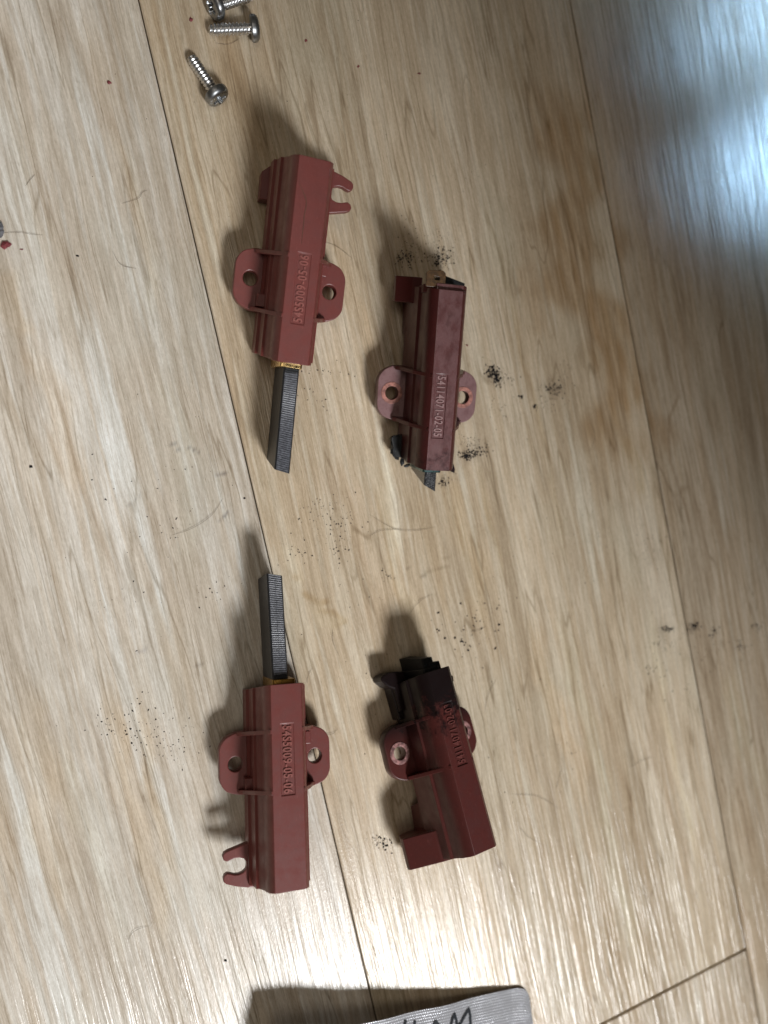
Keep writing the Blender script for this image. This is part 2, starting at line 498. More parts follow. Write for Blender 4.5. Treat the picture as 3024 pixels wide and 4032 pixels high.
# printed figure of the planks: (points in the photo, half width mm, tint, strength)
FIG = [
    (R_A([(250, -60), (270, 60), (320, 250), (430, 590), (500, 850), (545, 1050), (620, 1250), (700, 1490), (790, 1740), (880, 1920)]), .75, (.70, .62, .54), .8),
    (R_A([(380, -40), (440, 200), (520, 480), (640, 760), (690, 1020), (760, 1280), (860, 1560), (960, 1800)]), 5.0, (1.13, 1.16, 1.20), .8),
    (R_A([(180, 60), (300, 420), (430, 800), (520, 1100)]), 3.2, (1.02, .92, .80), .8),
    (R_A([(100, -20), (190, 350), (330, 700), (440, 1020), (520, 1300), (560, 1500)]), .5, (.74, .66, .58), .7),
    (R_A([(0, 620), (110, 830), (190, 1180), (290, 1480), (420, 1900), (470, 2200)]), .45, (.76, .68, .60), .7),
    (R_A([(0, 350), (120, 560), (240, 900), (380, 1300), (420, 1600), (560, 1900)]), 1.6, (.84, .78, .70), .7),
    (R_A([(840, 540), (880, 850), (960, 1100), (1000, 1400), (1040, 1700)]), 2.2, (.86, .80, .74), .6),
    (R_A([(980, 1650), (1010, 1800)]), 1.0, (.70, .62, .55), .8),
    (R_A([(1060, 250), (1130, 600), (1180, 900), (1230, 1200), (1280, 1600)]), 3.0, (1.05, 1.10, 1.10), .6),
    (R_B([(110, 0), (200, 400), (320, 760), (400, 1160), (480, 1500)]), 4.0, (1.06, 1.0, .90), .7),
    (R_B([(360, 350), (470, 620), (560, 900), (640, 1150), (700, 1500), (800, 1900)]), 2.2, (1.16, 1.20, 1.20), .8),
    (R_B([(700, 0), (780, 300), (830, 600), (880, 900), (980, 1300), (1060, 1700)]), 2.4, (1.06, .98, .86), .8),
    (R_B([(880, 60), (940, 350), (1010, 700), (1080, 960), (1160, 1250)]), 1.6, (1.08, 1.0, .88), .8),
    (R_B([(240, 0), (340, 300), (420, 620), (540, 980), (600, 1200), (680, 1500)]), .8, (.74, .68, .62), .7),
    (R_B([(540, 0), (620, 300), (700, 640), (760, 880), (840, 1160), (900, 1450)]), .6, (.74, .67, .60), .7),
    (R_B([(760, 520), (840, 820), (900, 1160), (1000, 1500), (1060, 1750)]), .5, (.72, .66, .60), .7),
    (R_B([(0, 1300), (120, 1330), (250, 1360), (330, 1550), (380, 1900)]), 4.0, (.82, .78, .74), .7),
    (R_B([(20, 800), (120, 1100), (180, 1330), (280, 1650)]), .7, (.76, .70, .64), .6),
    (R_T([(380, 0), (440, 250), (560, 420), (650, 640), (720, 900)]), 2.6, (.82, .77, .72), .8),
    (R_T([(0, 560), (60, 900), (150, 1200), (240, 1480), (330, 1750), (380, 2100)]), 4.6, (1.12, 1.16, 1.18), .8),
    (R_T([(0, 0), (60, 260), (130, 640), (220, 1000), (330, 1340), (420, 1640), (470, 2000)]), 1.5, (.82, .76, .70), .7),
    (R_T([(0, 1750), (70, 1900), (140, 2080), (220, 2211)]), 2.6, (1.0, .90, .76), .8),
    (R_T([(760, 850), (810, 1080), (870, 1300), (930, 1500), (1010, 1800), (1040, 2050)]), 1.7, (1.14, 1.14, 1.10), .8),
    (R_T([(720, 690), (790, 990), (850, 1250), (890, 1500)]), .6, (.80, .74, .68), .7),
    (R_T([(820, 0), (860, 250), (920, 480)]), 2.0, (1.12, 1.15, 1.16), .7),
    # middle plank: pink-brown left part, cream band, knots
    (reg(0, 0, 1.823, [(470, 60), (540, 240), (640, 420), (800, 700), (880, 980)]), 3.0, (.98, .90, .80), .6),
    (R_C([(560, -60), (640, 250), (720, 560), (800, 900), (870, 1200)]), 6.0, (.90, .84, .80), .7),
    (R_C([(800, -40), (850, 250), (900, 520), (960, 780), (1040, 1000), (1120, 1280)]), 2.4, (1.13, 1.14, 1.10), .9),
    (R_C([(762, 150), (820, 400), (880, 620), (925, 860), (1000, 1040)]), .6, (.76, .68, .58), .7),
    (R_C([(210, 560), (250, 760), (280, 860)]), 2.4, (1.16, 1.20, 1.20), .8),
    (R_C([(300, 880), (430, 950), (500, 940)]), .9, (.72, .62, .46), .85),
    (R_C([(420, 1000), (520, 1010), (600, 1070), (540, 1100)]), .8, (.74, .64, .48), .8),
    (R_C([(250, 770), (290, 800)]), .9, (.76, .66, .52), .7),
    (R_C([(360, 950), (420, 1080), (520, 1090), (560, 1120)]), 2.4, (1.14, 1.16, 1.12), .7),
    (R_C([(1250, 60), (1330, 420), (1420, 800), (1500, 1150)]), 3.6, (1.03, .96, .84), .7),
    (R_C([(1450, 0), (1540, 420), (1620, 800)]), 1.0, (.84, .78, .66), .7),
    # brown heartwood streak left of the right-hand seam, broadened to paint in deeper shade
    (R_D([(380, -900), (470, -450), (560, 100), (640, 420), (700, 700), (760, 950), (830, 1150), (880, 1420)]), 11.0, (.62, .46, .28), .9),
    (R_D([(640, 300), (700, 620), (740, 860), (800, 1080)]), 4.0, (.80, .66, .50), .7),
    (R_D([(50, 0), (130, 280), (190, 520), (250, 800), (300, 980), (360, 1250), (420, 1550), (500, 1950)]), .9, (.80, .72, .58), .7),
    (R_D([(230, 180), (310, 480), (360, 640)]), 3.0, (.96, .88, .80), .7),
    (R_D([(820, 1200), (900, 1400), (950, 1550)]), 2.0, (.80, .70, .52), .7),
    # right plank: sharp vein and greyer wood beyond it
    (R_D([(930, -500), (950, 0), (1030, 500), (1090, 850), (1130, 980), (1080, 1100), (1090, 1350), (1180, 1600), (1230, 1850), (1290, 2200)]), .55, (.66, .58, .50), .85),
    (R_D([(1150, 300), (1200, 700), (1250, 1000), (1300, 1400), (1400, 1900)]), 5.5, (.86, .82, .78), .7),
    (R_D([(1560, 300), (1580, 700), (1650, 1100)]), 2.5, (1.08, 1.06, 1.0), .6),
    (R_E([(420, 0), (520, 420), (600, 800), (680, 1180), (740, 1500), (830, 1900)]), 2.6, (1.06, 1.12, 1.10), .8),
    (R_E([(540, 150), (620, 430), (700, 740), (790, 1030), (860, 1350), (920, 1600)]), 1.3, (.78, .72, .66), .8),
    (R_E([(900, 560), (960, 800), (1010, 1050), (1060, 1300), (1110, 1500)]), 3.2, (.84, .79, .75), .8),
    (R_E([(880, 30), (960, 420), (1020, 760), (1080, 1080), (1160, 1380)]), 1.6, (1.09, 1.07, .98), .8),
    (R_E([(250, 60), (370, 420), (450, 720), (540, 1000)]), 3.0, (1.06, .96, .84), .7),
    (R_E([(1330, 300), (1400, 650), (1480, 1000)]), 4.0, (1.08, 1.12, 1.08), .7),
    (R_E([(60, 700), (140, 900), (180, 1150)]), 2.2, (.88, .86, .80), .6),
    # grey film of carbon dust around the crumbs
    (reg(0, 0, 1, [(1590, 1000), (1620, 1030)]), 3.2, (.66, .64, .62), .6), (reg(0, 0, 1, [(1720, 990), (1745, 1045)]), 3.0, (.62, .60, .58), .6),
    (reg(0, 0, 1, [(1925, 1455), (1965, 1500)]), 3.0, (.55, .53, .52), .7), (reg(0, 0, 1, [(2150, 1545), (2200, 1510)]), 3.4, (.60, .57, .54), .6),
    (reg(0, 0, 1, [(1815, 1800), (1885, 1770)]), 3.0, (.58, .56, .55), .7), (reg(0, 0, 1, [(1735, 1890), (1760, 1905)]), 1.8, (.66, .64, .62), .6),
    (reg(0, 0, 1, [(2610, 2480), (2650, 2475)]), 2.4, (.66, .65, .63), .6), (reg(0, 0, 1, [(2715, 2470), (2760, 2462)]), 2.2, (.66, .65, .63), .6),
    (reg(0, 0, 1, [(2560, 2140), (2580, 2230)]), 3.0, (.80, .78, .76), .6),
    # scuffs of graphite
    (R_A([(1225, 762), (1260, 780), (1300, 798)]), .32, (.30, .30, .33), .9),
    (R_A([(1110, 745), (1160, 742)]), .22, (.55, .56, .6), .8),
    (R_A([(1130, 775), (1185, 785)]), .28, (.52, .53, .58), .8),
    (R_A([(1405, 945), (1440, 938), (1480, 932)]), .32, (.36, .36, .40), .85),
    (R_A([(1428, 1250), (1460, 1218), (1490, 1190)]), .34, (.34, .34, .38), .85),
    (R_A([(830, 1150), (870, 1120), (910, 1080)]), .22, (.55, .55, .58), .7),
    (R_A([(910, 2070), (965, 2058)]), .22, (.45, .45, .48), .8),
    (R_A([(1170, 1785), (1240, 1752)]), .22, (.58, .58, .60), .7),
    (R_A([(880, 2110), (960, 2095)]), .5, (.66, .66, .72), .7),
    (R_A([(1270, 2190), (1330, 2180)]), .25, (.5, .48, .48), .7),
    (R_C([(985, 742), (1025, 712)]), .26, (.42, .40, .40), .8),
    (R_C([(1025, 750), (1060, 735)]), .22, (.52, .50, .48), .8),
    (R_C([(1110, 748), (1190, 728), (1280, 710)]), .55, (.66, .64, .60), .8),
    (R_C([(1085, 780), (1135, 772)]), .22, (.46, .44, .42), .8),
    (R_C([(1170, 665), (1310, 650)]), .25, (.74, .72, .68), .7),
]


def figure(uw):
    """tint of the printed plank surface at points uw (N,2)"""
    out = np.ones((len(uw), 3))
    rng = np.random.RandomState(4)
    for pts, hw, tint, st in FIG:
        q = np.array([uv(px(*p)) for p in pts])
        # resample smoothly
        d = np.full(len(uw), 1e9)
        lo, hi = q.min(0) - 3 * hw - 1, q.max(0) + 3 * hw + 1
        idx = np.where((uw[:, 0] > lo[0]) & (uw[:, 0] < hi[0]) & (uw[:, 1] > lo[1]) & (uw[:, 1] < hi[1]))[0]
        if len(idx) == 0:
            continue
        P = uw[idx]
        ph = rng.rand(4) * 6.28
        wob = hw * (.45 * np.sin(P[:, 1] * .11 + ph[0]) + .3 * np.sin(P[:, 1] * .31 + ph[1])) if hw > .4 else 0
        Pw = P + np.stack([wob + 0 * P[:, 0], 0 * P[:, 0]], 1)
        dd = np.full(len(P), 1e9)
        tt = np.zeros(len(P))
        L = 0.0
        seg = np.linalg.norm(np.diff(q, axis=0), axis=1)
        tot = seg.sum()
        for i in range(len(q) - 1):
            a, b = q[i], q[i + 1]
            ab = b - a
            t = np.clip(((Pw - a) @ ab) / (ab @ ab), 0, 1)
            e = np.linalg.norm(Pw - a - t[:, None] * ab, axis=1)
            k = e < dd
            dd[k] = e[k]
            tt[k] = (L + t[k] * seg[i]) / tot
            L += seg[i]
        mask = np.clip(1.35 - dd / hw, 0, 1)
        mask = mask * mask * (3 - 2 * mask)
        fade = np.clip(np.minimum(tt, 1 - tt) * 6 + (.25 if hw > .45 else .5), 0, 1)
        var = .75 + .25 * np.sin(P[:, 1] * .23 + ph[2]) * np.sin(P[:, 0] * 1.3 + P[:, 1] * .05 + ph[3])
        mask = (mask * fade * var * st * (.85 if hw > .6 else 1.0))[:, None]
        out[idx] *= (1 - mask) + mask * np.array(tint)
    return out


floor = link('floor', mesh('floor', [(-900, -900, -9), (900, -900, -9), (900, 900, -9), (-900, 900, -9), (-900, -900, -3.2), (900, -900, -3.2), (900, 900, -3.2), (-900, 900, -3.2)],
                           [(3, 2, 1, 0), (4, 5, 6, 7), (0, 1, 5, 4), (1, 2, 6, 5), (2, 3, 7, 6), (3, 0, 4, 7)]), M_SUB)
tag(floor, 'whitewashed wood-look plank floor with dark joints', None, None, 'structure')
U1, U2, WJ = 28.18, 149.0, -182.3
PW = U2 - U1


def axis_lines(a, b, lo, hi, step):
    out = [a]
    if hi > a and lo < b:
        s, e = max(a, lo), min(b, hi)
        n = max(1, int((e - s) / step))
        out += [s + (e - s) * i / n for i in range(n + 1)]
    out.append(b)
    r = []
    for v in sorted(out):
        if not r or v - r[-1] > .02:
            r.append(v)
    return np.array(r)


def plank(u0, u1, w0, w1, gap, seed, tone, gap_end=.25):
    u0, u1, w0, w1 = u0 + gap, u1 - gap, w0 + gap_end, w1 - gap_end
    cu, cw = (u0 + u1) / 2, (w0 + w1) / 2
    us = axis_lines(u0 + .25, u1 - .25, -62, 228, .55)
    ws = axis_lines(w0 + .25, w1 - .25, -216, 122, .8)
    gu, gw = np.meshgrid(us, ws)
    nu, nw = len(us), len(ws)
    top = np.stack([gu.ravel(), gw.ravel(), np.zeros(nu * nw)], 1)
    rim = []
    loop = [(j, 0) for j in range(nu)] + [(nu - 1, i) for i in range(1, nw)] + [(j, nw - 1) for j in range(nu - 2, -1, -1)] + [(0, i) for i in range(nw - 2, 0, -1)]
    for (j, i) in loop:
        x, y = us[j], ws[i]
        x2 = u0 if j == 0 else (u1 if j == nu - 1 else x)
        y2 = w0 if i == 0 else (w1 if i == nw - 1 else y)
        rim.append((x2, y2, -.22))
    rim = np.array(rim)
    low = rim.copy()
    low[:, 2] = -3.0
    V = np.concatenate([top, rim, low])
    F = []
    ii, jj = np.meshgrid(np.arange(nw - 1), np.arange(nu - 1), indexing='ij')
    a = (ii * nu + jj).ravel()
    F = np.stack([a, a + 1, a + nu + 1, a + nu], 1).tolist()
    n = len(loop)
    li = [i * nu + j for (j, i) in loop]
    b0, b1 = nu * nw, nu * nw + n
    for k in range(n):
        k2 = (k + 1) % n
        F.append((li[k2], li[k], b0 + k, b0 + k2))
        F.append((b0 + k2, b0 + k, b1 + k, b1 + k2))
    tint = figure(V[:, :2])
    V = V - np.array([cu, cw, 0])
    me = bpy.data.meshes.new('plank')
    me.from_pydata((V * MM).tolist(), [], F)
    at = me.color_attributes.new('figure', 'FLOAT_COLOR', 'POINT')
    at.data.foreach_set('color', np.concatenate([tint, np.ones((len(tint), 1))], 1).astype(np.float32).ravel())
    me.update()
    o = link('plank', me, M_WOOD, floor)
    P = UD * cu + Vector((-UD.y, UD.x)) * cw
    o.location = (P.x * MM, P.y * MM, 0)
    o.rotation_euler = (0, 0, ANG)
    o['seed'] = float(seed)
    o['tone'] = tone
    return o


plank(U1 - PW, U1, -420, 560, .16, 3.3, (1.03, 1.055, 1.085))
plank(U1, U2, WJ, 640, .16, 12.9, (1.02, .96, .855), .34)
plank(U1, U2, WJ - 800, WJ, .16, 27.1, (1.02, .975, .90), .34)
plank(U2, U2 + PW, -520, 420, .13, 41.7, (.90, .825, .725))
plank(U1 - 2 * PW, U1 - PW, -620, 380, .16, 55.0, (.95, .93, .9))
plank(U2 + PW, U2 + 2 * PW, -340, 500, .16, 66.0, (.98, .95, .9))


# ------------------------------------------------------------------ unseen light blocker, added to shade the upper right of the floor
def shade_table():
    zt = 300.0
    edge = [px(1480, 150), px(2960, 2150)]
    E_ = [p + (Vector(KEY) - p) * (zt / KEY[2]) for p in edge]
    d = (E_[1] - E_[0]).normalized()
    n = Vector((-d.y, d.x, 0))
    if n.x < 0:
        n = -n
    a_, b_ = E_[0] - d * 230, E_[1] + d * 120
    q = [a_, b_, b_ + n * 560, a_ + n * 560]
    e = empty('shade_table', 'unseen dark board on legs, added to shade the floor', 'shade_table')
    bevel(link('shade_tabletop', prism('shade_tabletop', [(p.x, p.y) for p in q], 'z', zt, zt + 22), M_SHADE_TABLE, e), 2, 2)
    for c in (q[0] + d * 60 + n * 520, q[1] - d * 60 + n * 520):
        bevel(link('shade_table_leg', prism('shade_table_leg', [(c.x - 18, c.y - 18), (c.x + 18, c.y - 18), (c.x + 18, c.y + 18), (c.x - 18, c.y + 18)], 'z', 0.2, zt - .2), M_SHADE_TABLE, e), 1, 2)


shade_table()

# ------------------------------------------------------------------ carbon brush holders
def pose(e, p, yaw, pitch, roll):
    y, pi_, r = rad(yaw), rad(pitch), rad(roll)
    Y = Vector((math.cos(y) * math.cos(pi_), math.sin(y) * math.cos(pi_), -math.sin(pi_)))
    X = Vector((math.sin(y), -math.cos(y), 0))
    Z = X.cross(Y)
    X2 = X * math.cos(r) - Z * math.sin(r)
    Z2 = X2.cross(Y)
    mt = Matrix((X2, Y, Z2)).transposed().to_4x4()
    mt.translation = Vector(p) * MM
    e.matrix_world = mt


def body_mesh(prof, Lf, Lb, k, label, depth):
    Zt = prof[0][1]
    right = prof
    ring = [(-x, z) for x, z in reversed(right)] + list(right)     # from left bottom up, over the top, down right
    n = len(ring)
    yF = lambda z: -(Lf + (Zt - max(z, -2)) * k)
    yB = lambda z: Lb - (Zt - max(z, -2)) * k
    vs = [(x, yF(z), z) for x, z in ring] + [(x, yB(z), z) for x, z in ring]
    fs = [tuple(range(n - 1, -1, -1)), tuple(range(n, 2 * n))]
    tl = n // 2 - 1
    for i in range(n):
        j = (i + 1) % n
        if i == tl:
            continue
        fs.append((i, j, n + j, n + i))
    lx0, lx1, ly0, ly1 = label
    b = len(vs)
    vs += [(lx0, ly0, Zt), (lx1, ly0, Zt), (lx1, ly1, Zt), (lx0, ly1, Zt)]
    i = .03
    vs += [(lx0 + i, ly0 + i, Zt - depth), (lx1 - i, ly0 + i, Zt - depth), (lx1 - i, ly1 - i, Zt - depth), (lx0 + i, ly1 - i, Zt - depth)]
    L0, R0, R1, L1 = tl, tl + 1, n + tl + 1, n + tl
    for (p, q, c, d) in ((L0, R0, b + 1, b), (R0, R1, b + 2, b + 1), (R1, L1, b + 3, b + 2), (L1, L0, b, b + 3)):
        fs.append((p, q, c, d))
    for q in range(4):
        fs.append((b + q, b + (q + 1) % 4, b + 4 + (q + 1) % 4, b + 4 + q))
    fs.append((b + 4, b + 5, b + 6, b + 7))
    return fix(mesh('body', vs, fs))


def lettering(txt, cx, y_start, y_end, z, height, flip, relief=.25):
    """raised characters along local y; flip False: read towards -y with tops to +x, True: towards +y with tops to -x"""
    cu = bpy.data.curves.new('lettering', 'FONT')
    cu.body = txt
    cu.size = 1.0
    cu.extrude = .02
    cu.space_character = 1.12
    cu.offset = .014
    cu.align_x = 'CENTER'
    cu.align_y = 'CENTER'
    cu.resolution_u = 3
    me = from_curve(cu)
    co = np.zeros(len(me.vertices) * 3)
    me.vertices.foreach_get('co', co)
    co = co.reshape(-1, 3)
    w = co[:, 0].max() - co[:, 0].min()
    h = co[:, 1].max() - co[:, 1].min()
    L = abs(y_end - y_start)
    ux = (co[:, 0] - (co[:, 0].max() + co[:, 0].min()) / 2) * L / w
    uy = (co[:, 1] - (co[:, 1].max() + co[:, 1].min()) / 2) * height / h
    yc = (y_start + y_end) / 2
    zz = z + np.where(co[:, 2] > 0, relief, -.05)
    if flip:
        P = np.stack([cx - uy, yc + ux, zz], 1)
    else:
        P = np.stack([cx + uy, yc - ux, zz], 1)
    me.vertices.foreach_set('co', (P * MM).ravel())
    me.update()
    me.name = 'lettering'
    return me


def half_outline(pts, sx):
    return [(x * sx, y) for x, y in pts]


def brush_mesh(x0, x1, y0, yl, yr, zt, zb, y_low, ribs, pitch=.52, amp=.11):
    """carbon bar: ribbed top face, plain bevelled sides; yl / yr: tip corners at x1 / x0, y_low: tip at the bottom"""
    xs = [x0, x0 + .32, x0 + .42, (x0 + x1) / 2 - .06, (x0 + x1) / 2, (x0 + x1) / 2 + .06, x1 - .42, x1 - .32, x1]
    n = len(xs)
    rows = int((max(yl, yr) - y0) / pitch * 6)
    rng = random.Random(3)
    vs, fs = [], []
    for i in range(rows + 1):
        t = i / rows
        ph = t * (max(yl, yr) - y0) / pitch * 2 * math.pi
        for j, x in enumerate(xs):
            ye = yr + (yl - yr) * (x - x0) / (x1 - x0)
            y = y0 + (ye - y0) * t
            z = zt
            if j in (0, n - 1):
                z = zt - .35
            elif 2 <= j <= n - 3 and ribs and t > .03:
                z = zt + amp * math.sin(ph + 0) - (.05 if j == n // 2 else 0)
            vs.append((x, y, z))
    for i in range(rows):
        for j in range(n - 1):
            a = i * n + j
            fs.append((a, a + 1, a + n + 1, a + n))
    b = len(vs)
    vs += [(x0, y0, zb), (x1, y0, zb), (x1, y_low, zb), (x0, y_low, zb)]
    fs += [(b, b + 3, b + 2, b + 1)]
    left = [i * n for i in range(rows + 1)]
    right = [i * n + n - 1 for i in range(rows + 1)]
    fs.append(tuple([b, ] + left + [b + 3]))
    fs.append(tuple([b + 2] + right[::-1] + [b + 1]))
    fs.append(tuple([b + 3] + [rows * n + j for j in range(n)] + [b + 2]))
    fs.append(tuple([b + 1] + [j for j in range(n - 1, -1, -1)] + [b]))
    me = fix(mesh('carbon_brush', vs, fs))
    # first material plain, second on the ribbed strip
    return me


HOOK = [(-5.5, -18.2), (-7.4, -18.7), (-12.0, -19.9), (-12.85, -20.3), (-13.2, -21.1), (-12.9, -21.95), (-12.1, -22.35), (-11.5, -22.2), (-10.5, -21.85), (-9.2, -21.8),
        (-8.2, -22.15), (-7.6, -22.9), (-7.5, -23.8), (-7.75, -24.7), (-8.4, -25.25), (-9.4, -25.55), (-10.4, -25.5), (-11.3, -25.15), (-12.1, -24.95), (-12.8, -25.3), (-13.1, -26.0),
        (-13.0, -26.8), (-12.4, -27.35), (-10.2, -28.2), (-7.4, -28.9), (-5.5, -29.0)]
FL_NEW = [(0, -7.3), (9.4, -7.3), (12.3, -6.2), (13.7, -4.0), (13.75, 4.2), (12.3, 6.3), (9.4, 7.5), (0, 7.5)]
FL_OLD = [(0, -6.7), (9.5, -6.7), (12.2, -5.3), (13.5, -3.2), (13.45, 4.3), (12.1, 6.4), (9.5, 7.4), (0, 7.4)]
PROF_NEW = [(3.55, 14.3), (4.55, 12.9), (5.05, 10.4), (4.95, 9.6), (5.75, 6.4), (6.4, 5.9), (6.5, 1.3), (7.2, .6), (7.25, -4.0)]
PROF_OLD = [(3.0, 13.3), (3.9, 12.5), (5.0, 10.0), (4.95, 9.0), (5.45, 6.6), (6.05, 6.1), (6.1, 2.2), (6.25, 1.6), (6.35, -4.0)]


def holder(name, label, grp, p, yaw, pitch, roll, new, mat, txt, side, o):
    """side: local x sign of the rear block"""
    e = empty(name, label, 'brush holder', grp)
    pose(e, p, yaw, pitch, roll)
    prof = PROF_NEW if new else PROF_OLD
    Zt = prof[0][1]
    Lf, Lb = (26.1, 19.5) if new else (o['Lf'], o['Lb'])
    lab = (-1.62, 1.62, -5.4, 10.5) if new else (o['tx'] - 1.55, o['tx'] + 1.55, -4.8, 10.8)
    bevel(link('body', body_mesh(prof, Lf, Lb, .14, lab, .22), mat, e, 30), .16, 2)
    link('lettering', lettering(txt, (lab[0] + lab[1]) / 2, lab[3] - .45 if new else lab[2] + .5, lab[2] + .45 if new else lab[3] - .5, Zt - .22, 2.15, not new, .25 if new else .19), o['let'], e)
    fl = FL_NEW if new else FL_OLD
    hx, hy = (9.87, 0.0) if new else (9.7, .5)
    out = fl + [(-x, y) for x, y in reversed(fl)][1:-1]
    out = [q for q in out if abs(q[0]) > .01]
    fm = plate('flange', [rounded(out, 1.7, 5), circle(hx, hy, 1.78), circle(-hx, hy, 1.78)], -3.2, 0, .22)
    link('flange', fm, o['fl'], e, 35)
    ys = (-6.5, 7.0) if new else (-6.1, 6.9)
    for yr in ys:
        for sx in (-1, 1):
            poly = [(sx * 4.0, .02 - .5), (sx * 9.3, -.5), (sx * 9.45, .9), (sx * 8.6, 2.2), (sx * 6.6, 8.2 if new else 7.5), (sx * (prof[0][0] + .25), Zt + .12), (sx * 2.9, Zt - .35)]
            bevel(link('rib', prism('rib', poly, 'y', yr - .48, yr + .48, .14), mat, e), .12, 2)
    zf = lambda y: -(p[2] - y * math.sin(rad(pitch))) / math.cos(rad(pitch)) + .25
    hp = [(-Lf + .8, -3.5), (-Lf + .8, zf(-Lf) + .35), (-15.5, zf(-15.5) + .35), (-13.5, -3.5)]
    bevel(link('plug_housing', prism('plug_housing', hp, 'x', -5.6, 5.6), mat, e), .2, 2)
    s = side
    if new:
        bl = [(s * 4, -28.4), (s * 6.8, -28.4), (s * 9.0, -26.4), (s * 8.95, -20.0), (s * 4, -20.0)]
        bevel(link('rear_block', prism('rear_block', bl, 'z', zf(-20) + .4, -5.6), mat, e), .2, 2)
        hk = plate('hook_plate', [[(x * s, y) for x, y in HOOK]], -2.6, -.6, .25)
        link('hook_plate', hk, mat, e, 40)
        bevel(link('corner_stop', prism('corner_stop', [(s * 5.5, 3.6), (s * 8.2, 3.6), (s * 8.2, 6.6), (s * 5.5, 6.6)], 'z', -.5, 3.0), mat, e), .15, 2)
        bevel(link('corner_stop', prism('corner_stop', [(-s * 5.5, -6.2), (-s * 8.0, -6.2), (-s * 8.0, -3.0), (-s * 5.5, -3.0)], 'z', -.5, 3.0), mat, e), .15, 2)
        sk = o['skew']
        bm_ = brush_mesh(-1.85, 1.85, 17.0, o['yl'], o['yr'], 11.8, -.8, o['ylow'], True)
        bm_.materials.append(M_CARBON)
        bm_.materials.append(M_CARBON_RIB)
        for f in bm_.polygons:
            if f.normal.z > .5 and f.center.z > 11.0 * MM and abs(f.center.x) < 1.5 * MM and f.center.y > 21.5 * MM:
                f.material_index = 1
        b = link('carbon_brush', bm_, None, e)
        b.rotation_euler = (0, 0, rad(sk))
        c = prism('brass_collar', rounded([(-2.7, -1.2), (2.7, -1.2), (2.7, 12.5), (-2.7, 12.5)], .7, 4), 'y', 18.2, 20.4)
        bevel(link('brass_collar', c, o['brass'], e, 40), .12, 2)
    else:
        bw, bt = o['bw'], o['bt']
        bl = [(s * 4.5, 3.4), (s * 6.6, 1.8), (s * bw, bt), (s * bw, bt - 1.6), (s * (bw - 2.5), zf(-22) + .6), (s * 4.5, zf(-22) + .6)]
        bevel(link('rear_block', prism('rear_block', bl, 'y', o['by'][0], o['by'][1], .12), mat, e), .2, 2)
        for sx in (-1, 1):
            rg = plate('hole_ring', [circle(sx * hx, hy, 2.8), circle(sx * hx, hy, 1.74)], -.15, .16, .1)
            link('hole_ring', rg, o['ring'], e, 40)
        bm_ = brush_mesh(o['bx'] - 1.55, o['bx'] + 1.55, 15.0, o['yl'], o['yr'], 10.2, -2.6, o['ylow'], o['ribs'], .5, .10)
        link('carbon_brush', bm_, o['bmat'], e)
        c = prism('collar', rounded([(o['bx'] - 2.4, -3.2), (o['bx'] + 2.4, -3.2), (o['bx'] + 2.4, 11.0), (o['bx'] - 2.4, 11.0)], .7, 4), 'y', 17.8, Lb + .75)
        bevel(link('collar', c, o['brass'], e, 40), .12, 2)
    return e


T = (36.57, 52.99, 7.11)
hA = holder('brush_holder', 'clean brick-red brush holder nearest the loose screws with a stray hair on its back', 'clean brick-red brush holders with long ribbed brushes',
            T, -94.84, 8.34, -.26, True, M_NEW, '54S5009-05-06', 1, dict(yl=44.5, yr=45.3, ylow=43.2, skew=.9, brass=M_BRASS, let=M_LET_NEW, fl=M_NEW))
hC = holder('brush_holder', 'clean brick-red brush holder nearest the silver foil strip with its brush pointing away from it', 'clean brick-red brush holders with long ribbed brushes',
            (32.64, -63.82, 7.46), 89.74, 8.61, .9, True, M_NEW, '54S5009-05-06', 1, dict(yl=44.6, yr=45.4, ylow=44.6, skew=1.9, brass=M_BRASS_DULL, let=M_LET_NEW, fl=M_NEW))
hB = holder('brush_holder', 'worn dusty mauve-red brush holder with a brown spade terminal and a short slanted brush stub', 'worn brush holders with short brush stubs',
            (72.8, 28.1, 7.3), -90.8, 9.2, 4.5, False, M_OLD_DUSTY_SHEEN, '54114071-02-05', 1,
            dict(Lf=24.7, Lb=18.8, tx=.75, bw=9.9, bt=-2.6, by=(-28.8, -22.4), ring=M_RING, bx=.75, yl=22.9, yr=24.5, ylow=20.2, ribs=True, bmat=M_CARBON_OLD, brass=M_TARNISH, let=M_LET_DUSTY, fl=M_FLANGE_DUSTY_SHEEN))
hD = holder('brush_holder', 'dark maroon brush holder lying slanted with one end black with soot', 'worn brush holders with short brush stubs',
            (74.0, -64.04, 7.6), 101.1, 13, 9.5, False, M_OLD_SOOT, '54114071-02-03', -1,
            dict(Lf=25.6, Lb=19.2, tx=.1, bw=12.9, bt=-4.2, by=(-28.0, -20.2), ring=M_RING_D, bx=-.4, yl=22.3, yr=22.6, ylow=23.3, ribs=False, bmat=M_SOOT, brass=M_SOOT, let=M_LET_OLD, fl=M_OLD_SOOT))

